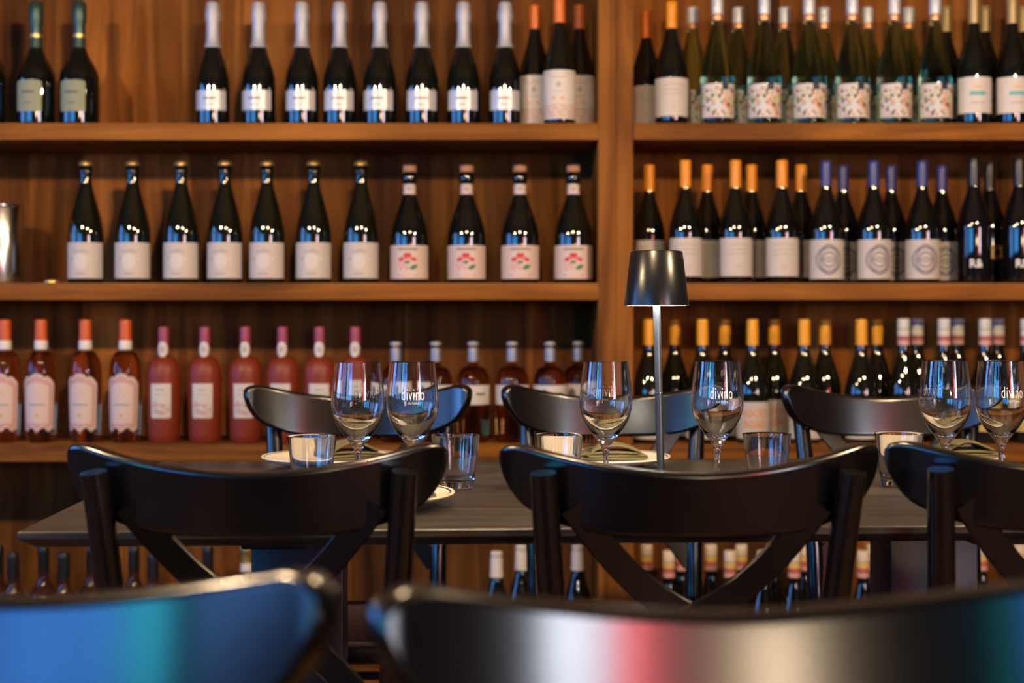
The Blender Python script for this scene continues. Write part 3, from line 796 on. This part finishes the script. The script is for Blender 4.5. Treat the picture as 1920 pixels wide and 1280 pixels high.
def napkin(x, y, rz, label, seed, hump=.016):
    rr = random.Random(seed); bm = bmesh.new()
    # a folded cloth: a ribbon that doubles back on itself, seen from its folded side
    prof = []
    def seg(x0, x1, z, n=10, bow=0):
        for i in range(n + 1): prof.append((x0 + (x1 - x0) * i / n, z + bow * math.sin(PI * i / n)))
    def turn(xc, z0, z1, sgn):
        zc, r = (z0 + z1) / 2, (z1 - z0) / 2
        for i in range(1, 6):
            a = -PI / 2 + PI * i / 6; prof.append((xc + sgn * r * 1.25 * math.cos(a), zc + r * math.sin(a)))
    seg(-.058, .052, .0022); turn(.052, .0022, .0085, 1); seg(.052, -.046, .0085); turn(-.046, .0085, .0145, -1)
    seg(-.046, .036, .0145, bow=.002); turn(.036, .0145, .0215, 1); seg(.036, -.040, .0215, 14, bow=hump); seg(-.042, -.062, .013, 4)
    ny = 12; g = []
    wob = [[rr.uniform(-1, 1) for _ in range(6)] for _ in range(3)]
    for i, (px, pz) in enumerate(prof):
        col = []
        for j in range(ny + 1):
            v = j / ny - .5
            a = sum(wob[0][q] * math.sin((q + 1) * 3.1 * v + q + i * .05) for q in range(6)) * .0012
            b = sum(wob[1][q] * math.sin((q + 1) * 2.3 * v + i * .11 * (q + 1) + q) for q in range(6)) * .0007 * min(1, pz / .012)
            edge = 1 - .25 * (abs(v) * 2) ** 3
            col.append(bm.verts.new((px + a, v * .075 + .008 * v * math.sin(i * .3), .0012 + max(.0002, pz * .78 * (.82 + .18 * edge) + b))))
        g.append(col)
    for i in range(len(g) - 1):
        for j in range(ny): bm.faces.new((g[i][j], g[i + 1][j], g[i + 1][j + 1], g[i][j + 1]))
    o = obj('folded_napkin', bm, 'linen', angle=180)
    sd = o.modifiers.new('cloth', 'SOLIDIFY'); sd.thickness = .0046; sd.offset = 0
    sb = o.modifiers.new('smooth', 'SUBSURF'); sb.levels = 1; sb.render_levels = 1
    o.location = (x, y,   .7756); o.rotation_euler = (0, 0, rz)
    tag(o, label, 'napkin', 'olive napkins folded on plates'); return o

def fork_bm():
    bm = bmesh.new()
    def zc(y): return .004 + (.010 * ((y - .13) / .07) ** 2 if y > .13 else 0) - (.004 * math.sin(PI * (y - .09) / .08) if .09 < y < .17 else 0) + .006 * max(0, (.04 - y) / .04)
    ring = []
    for y, wd in ((0, .006), (.004, .0085), (.03, .008), (.06, .005), (.10, .0032), (.118, .004), (.128, .009), (.136, .0118), (.146, .0122)):
        z = zc(y); ring.append([bm.verts.new((sx * wd, y, z + dz)) for sx, dz in ((-1, .0009), (1, .0009), (1, -.0009), (-1, -.0009))])
    for a, b in zip(ring, ring[1:]):
        for q in range(4): bm.faces.new((a[q], a[(q + 1) % 4], b[(q + 1) % 4], b[q]))
    bm.faces.new(ring[0]); bm.faces.new(ring[-1])
    for x in (-.0104, -.0035, .0035, .0104):
        rg = []
        for i in range(7):
            y = .145 + .050 * i / 6; wd = .0019 - .0011 * (i / 6) ** 3; z = zc(y)
            rg.append([bm.verts.new((x + sx * wd, y, z + dz)) for sx, dz in ((-1, .0009), (1, .0009), (1, -.0009), (-1, -.0009))])
        for a, b in zip(rg, rg[1:]):
            for q in range(4): bm.faces.new((a[q], a[(q + 1) % 4], b[(q + 1) % 4], b[q]))
        bm.faces.new(rg[0]); bm.faces.new(rg[-1])
    bmesh.ops.recalc_face_normals(bm, faces=bm.faces[:]); return bm
fork_proto = obj('fork', fork_bm(), 'fork', angle=50); C.objects.unlink(fork_proto)
def fork(x, y, z, rz, rx, label):
    c = fork_proto.copy(); C.objects.link(c); c.location = (x, y, z); c.rotation_euler = (rx, 0, rz); tag(c, label, 'fork', 'forks laid on napkins'); return c

P3 = [(X(622, 2.575), 2.575, 'behind the two paired wine glasses'), (X(1126, 2.575), 2.575, 'behind the wine glass next to the lamp'), (X(1748, 2.60), 2.60, 'behind the picture-edge wine glasses')]
for i, (x, y, wh) in enumerate(P3):
    plate(x, y, 'cream plate with thin black line ' + wh)
    nx = [X(656, 2.56), X(1150, 2.56), X(1806, 2.585)][i]
    napkin(nx, y - .014, [.4, .06, .10][i], 'olive linen napkin folded on the plate ' + wh, 11 + i, [.018, .012, .016][i])
    fork(nx + [-.055, -.050, -.036][i], y - .150, .7995, [-.10, -.08, -.06][i], .0, 'steel fork resting on the napkin ' + wh)
N3 = [(X(686, 2.02), 2.02, 'behind the chair rail near the open table end'), (X(1268, 2.04), 2.04, 'behind the chair rail before the lamp'), (X(1895, 2.07), 2.07, 'behind the cut-off chair rail')]
for i, (x, y, wh) in enumerate(N3):
    plate(x, y, 'cream plate with thin black line ' + wh)
    napkin(x + [.038, -.062, -.062][i], y + [-.03, 0, 0][i], [.2, 1.5, 1.5][i], 'olive linen napkin folded on the plate ' + wh, 31 + i, .006)
    fx = [x - .055, X(1253, 2.17), X(1888, 2.20)][i]
    fork(fx + .008, y - [.06, .06, .06][i], .7772, .02, .0, 'steel fork, tines pointing at the glasses, ' + wh)

# ------------------------------------------------------------------ room
RX, RYF, RYB, RH = 4.6, -4.6, 3.95, 2.95
def slab(name, m, *b):
    bm = bmesh.new(); box(bm, *b); return struct(name, bm, m)
slab('floor', 'floor', -RX, RX, RYF, RYB, -.1, 0)
slab('ceiling', 'ceil', -RX, RX, RYF, RYB, RH, RH + .1)
slab('wall_back', 'plaster', -RX, RX, RYB, RYB + .1, 0, RH)
slab('wall_left', 'plaster', -RX - .1, -RX, RYF, RYB, 0, RH)
slab('wall_right', 'plaster', RX, RX + .1, RYF, RYB, 0, RH)
slab('wall_front', 'plaster', -RX, RX, RYF - .1, RYF, 0, RH)
# daylight windows behind the camera
wn = [0]
def window(axis, at, a0, a1, z0, z1, m, nx=2):
    wn[0] += 1; i = wn[0]; bm = bmesh.new(); fr = bmesh.new(); d = .012
    def bx(b, u0, u1, w0, w1, dep0, dep1):
        if axis == 'y': box(b, u0, u1, at + dep0, at + dep1, w0, w1)
        else: box(b, at + dep0, at + dep1, u0, u1, w0, w1)
    bx(bm, a0, a1, z0, z1, .002, d)
    pane = struct(f'window_{i}', bm, m)
    for q in range(nx + 1):
        u = a0 + (a1 - a0) * q / nx; bx(fr, u - .03, u + .03, z0 - .05, z1 + .05, .002, .04)
    for zz in (z0, z1, z0 + (z1 - z0) * .68): bx(fr, a0, a1, zz - .03, zz + .03, .002, .04)
    f = obj('window_frame', fr, 'white_frame', pane, smooth=False)
window('y', RYF, -4.5, -2.85, .9, 2.5, 'day_blue', 3)
window('x', -RX, -4.45, -3.55, .9, 2.5, 'day_blue', 1)
window('x', -RX, -3.3, -2.2, .9, 2.5, 'day_teal', 2)
window('x', -RX, -1.5, .9, .9, 2.5, 'day_dim', 3)
window('x', -RX, 1.5, 2.7, .9, 2.4, 'day_side', 2)
window('y', RYF, 4.05, 4.5, .9, 2.4, 'day_white', 1)
window('x', RX - .05, -4.5, -3.1, .9, 2.4, 'day_white', 1)
def sign(name, label, x, z, w_, h_, m, cat='sign'):
    t = thing(name, label, cat, (x, RYF + .002, z))
    bm = bmesh.new(); box(bm, -w_ / 2, w_ / 2, .03, .045, -h_ / 2, h_ / 2); obj('lit_face', bm, m, t, smooth=False)
    bm = bmesh.new(); box(bm, -w_ / 2 - .02, w_ / 2 + .02, 0, .03, -h_ / 2 - .02, h_ / 2 + .02); obj('sign_case', bm, 'lamp_black', t, smooth=False)
sign('lit_sign', 'tall red backlit panel on the wall behind the camera', 3.55, 1.6, .24, 1.5, 'sign_red')
sign('lit_sign', 'narrow green backlit panel between the windows behind the camera', -2.05, 1.6, .07, 1.4, 'sign_green')
# globe lamp on a floor stand behind the camera, whose warm glow the blurred chair mirrors
t = thing('floor_lamp', 'warm glowing globe floor lamp behind the camera', 'floor lamp', (1.55, -4.2, 0))
bm = bmesh.new(); lathe(bm, [(.001, 1.2), (.09, 1.22), (.17, 1.28), (.20, 1.38), (.17, 1.48), (.09, 1.55), (.001, 1.56)], 24, False, False); obj('globe', bm, 'sign_warm', t)
bm = bmesh.new(); lathe(bm, [(.14, 0), (.14, .02), (.02, .03), (.012, .05), (.012, 1.2)], 24); obj('stand', bm, 'lamp_black', t)

# bare-bulb pendants hanging over the near edge of the dining table: the light of the room
def pendant(x, y, z, rad_, label):
    t = thing('pendant_lamp', label, 'pendant lamp', (x, y, z), 0, 'bare bulb pendants over the dining table')
    m = emit('lit_bulb', (1, .70, .40, 1), rad_)
    bm = bmesh.new(); lathe(bm, [(.045 * math.sin(PI * i / 12), -.045 * math.cos(PI * i / 12)) for i in range(1, 12)], 20); obj('bulb', bm, m, t)
    bm = bmesh.new(); lathe(bm, [(.020, .044), (.024, .050), (.024, .095), (.008, .11)], 20); obj('socket', bm, 'lamp_black', t)
    bm = bmesh.new(); tube(bm, [(0, 0, .105), (0, 0, RH - z)], .003, 8); obj('cord', bm, 'lamp_black', t)
for (x, r_, lb) in ((-1.35, 1450, 'over the floor past the open table end'), (-.05, 800, 'over the middle of the dining table'), (1.30, 1550, 'over the hidden end of the dining table')):
    pendant(x, 1.62, 1.95, r_, 'bare warm bulb pendant hanging ' + lb)

# ------------------------------------------------------------------ camera, world, colour
cam = bpy.data.cameras.new('camera'); co = bpy.data.objects.new('camera', cam); C.objects.link(co)
co.location = (0, 0, CAMZ); co.rotation_euler = (PI / 2, 0, 0)
cam.lens = 50; cam.sensor_width = 36; cam.shift_y = -(640 - HZ) / 1920
cam.clip_start = .02
cam.dof.use_dof = True; cam.dof.focus_distance = 2.19; cam.dof.aperture_fstop = 3.4
scn.camera = co
wd = bpy.data.worlds.new('world'); scn.world = wd; wd.use_nodes = True
wd.node_tree.nodes['Background'].inputs[0].default_value = (.5, .6, .8, 1); wd.node_tree.nodes['Background'].inputs[1].default_value = .05
scn.view_settings.view_transform = 'Standard'; scn.view_settings.look = 'None'; scn.view_settings.gamma = 1; scn.view_settings.exposure = 0
scn.cycles.use_denoising = True
scn.cycles.sample_clamp_indirect = 6
scn.cycles.max_bounces = 16; scn.cycles.transmission_bounces = 14; scn.cycles.glossy_bounces = 6; scn.cycles.diffuse_bounces = 3
scn.cycles.caustics_refractive = True
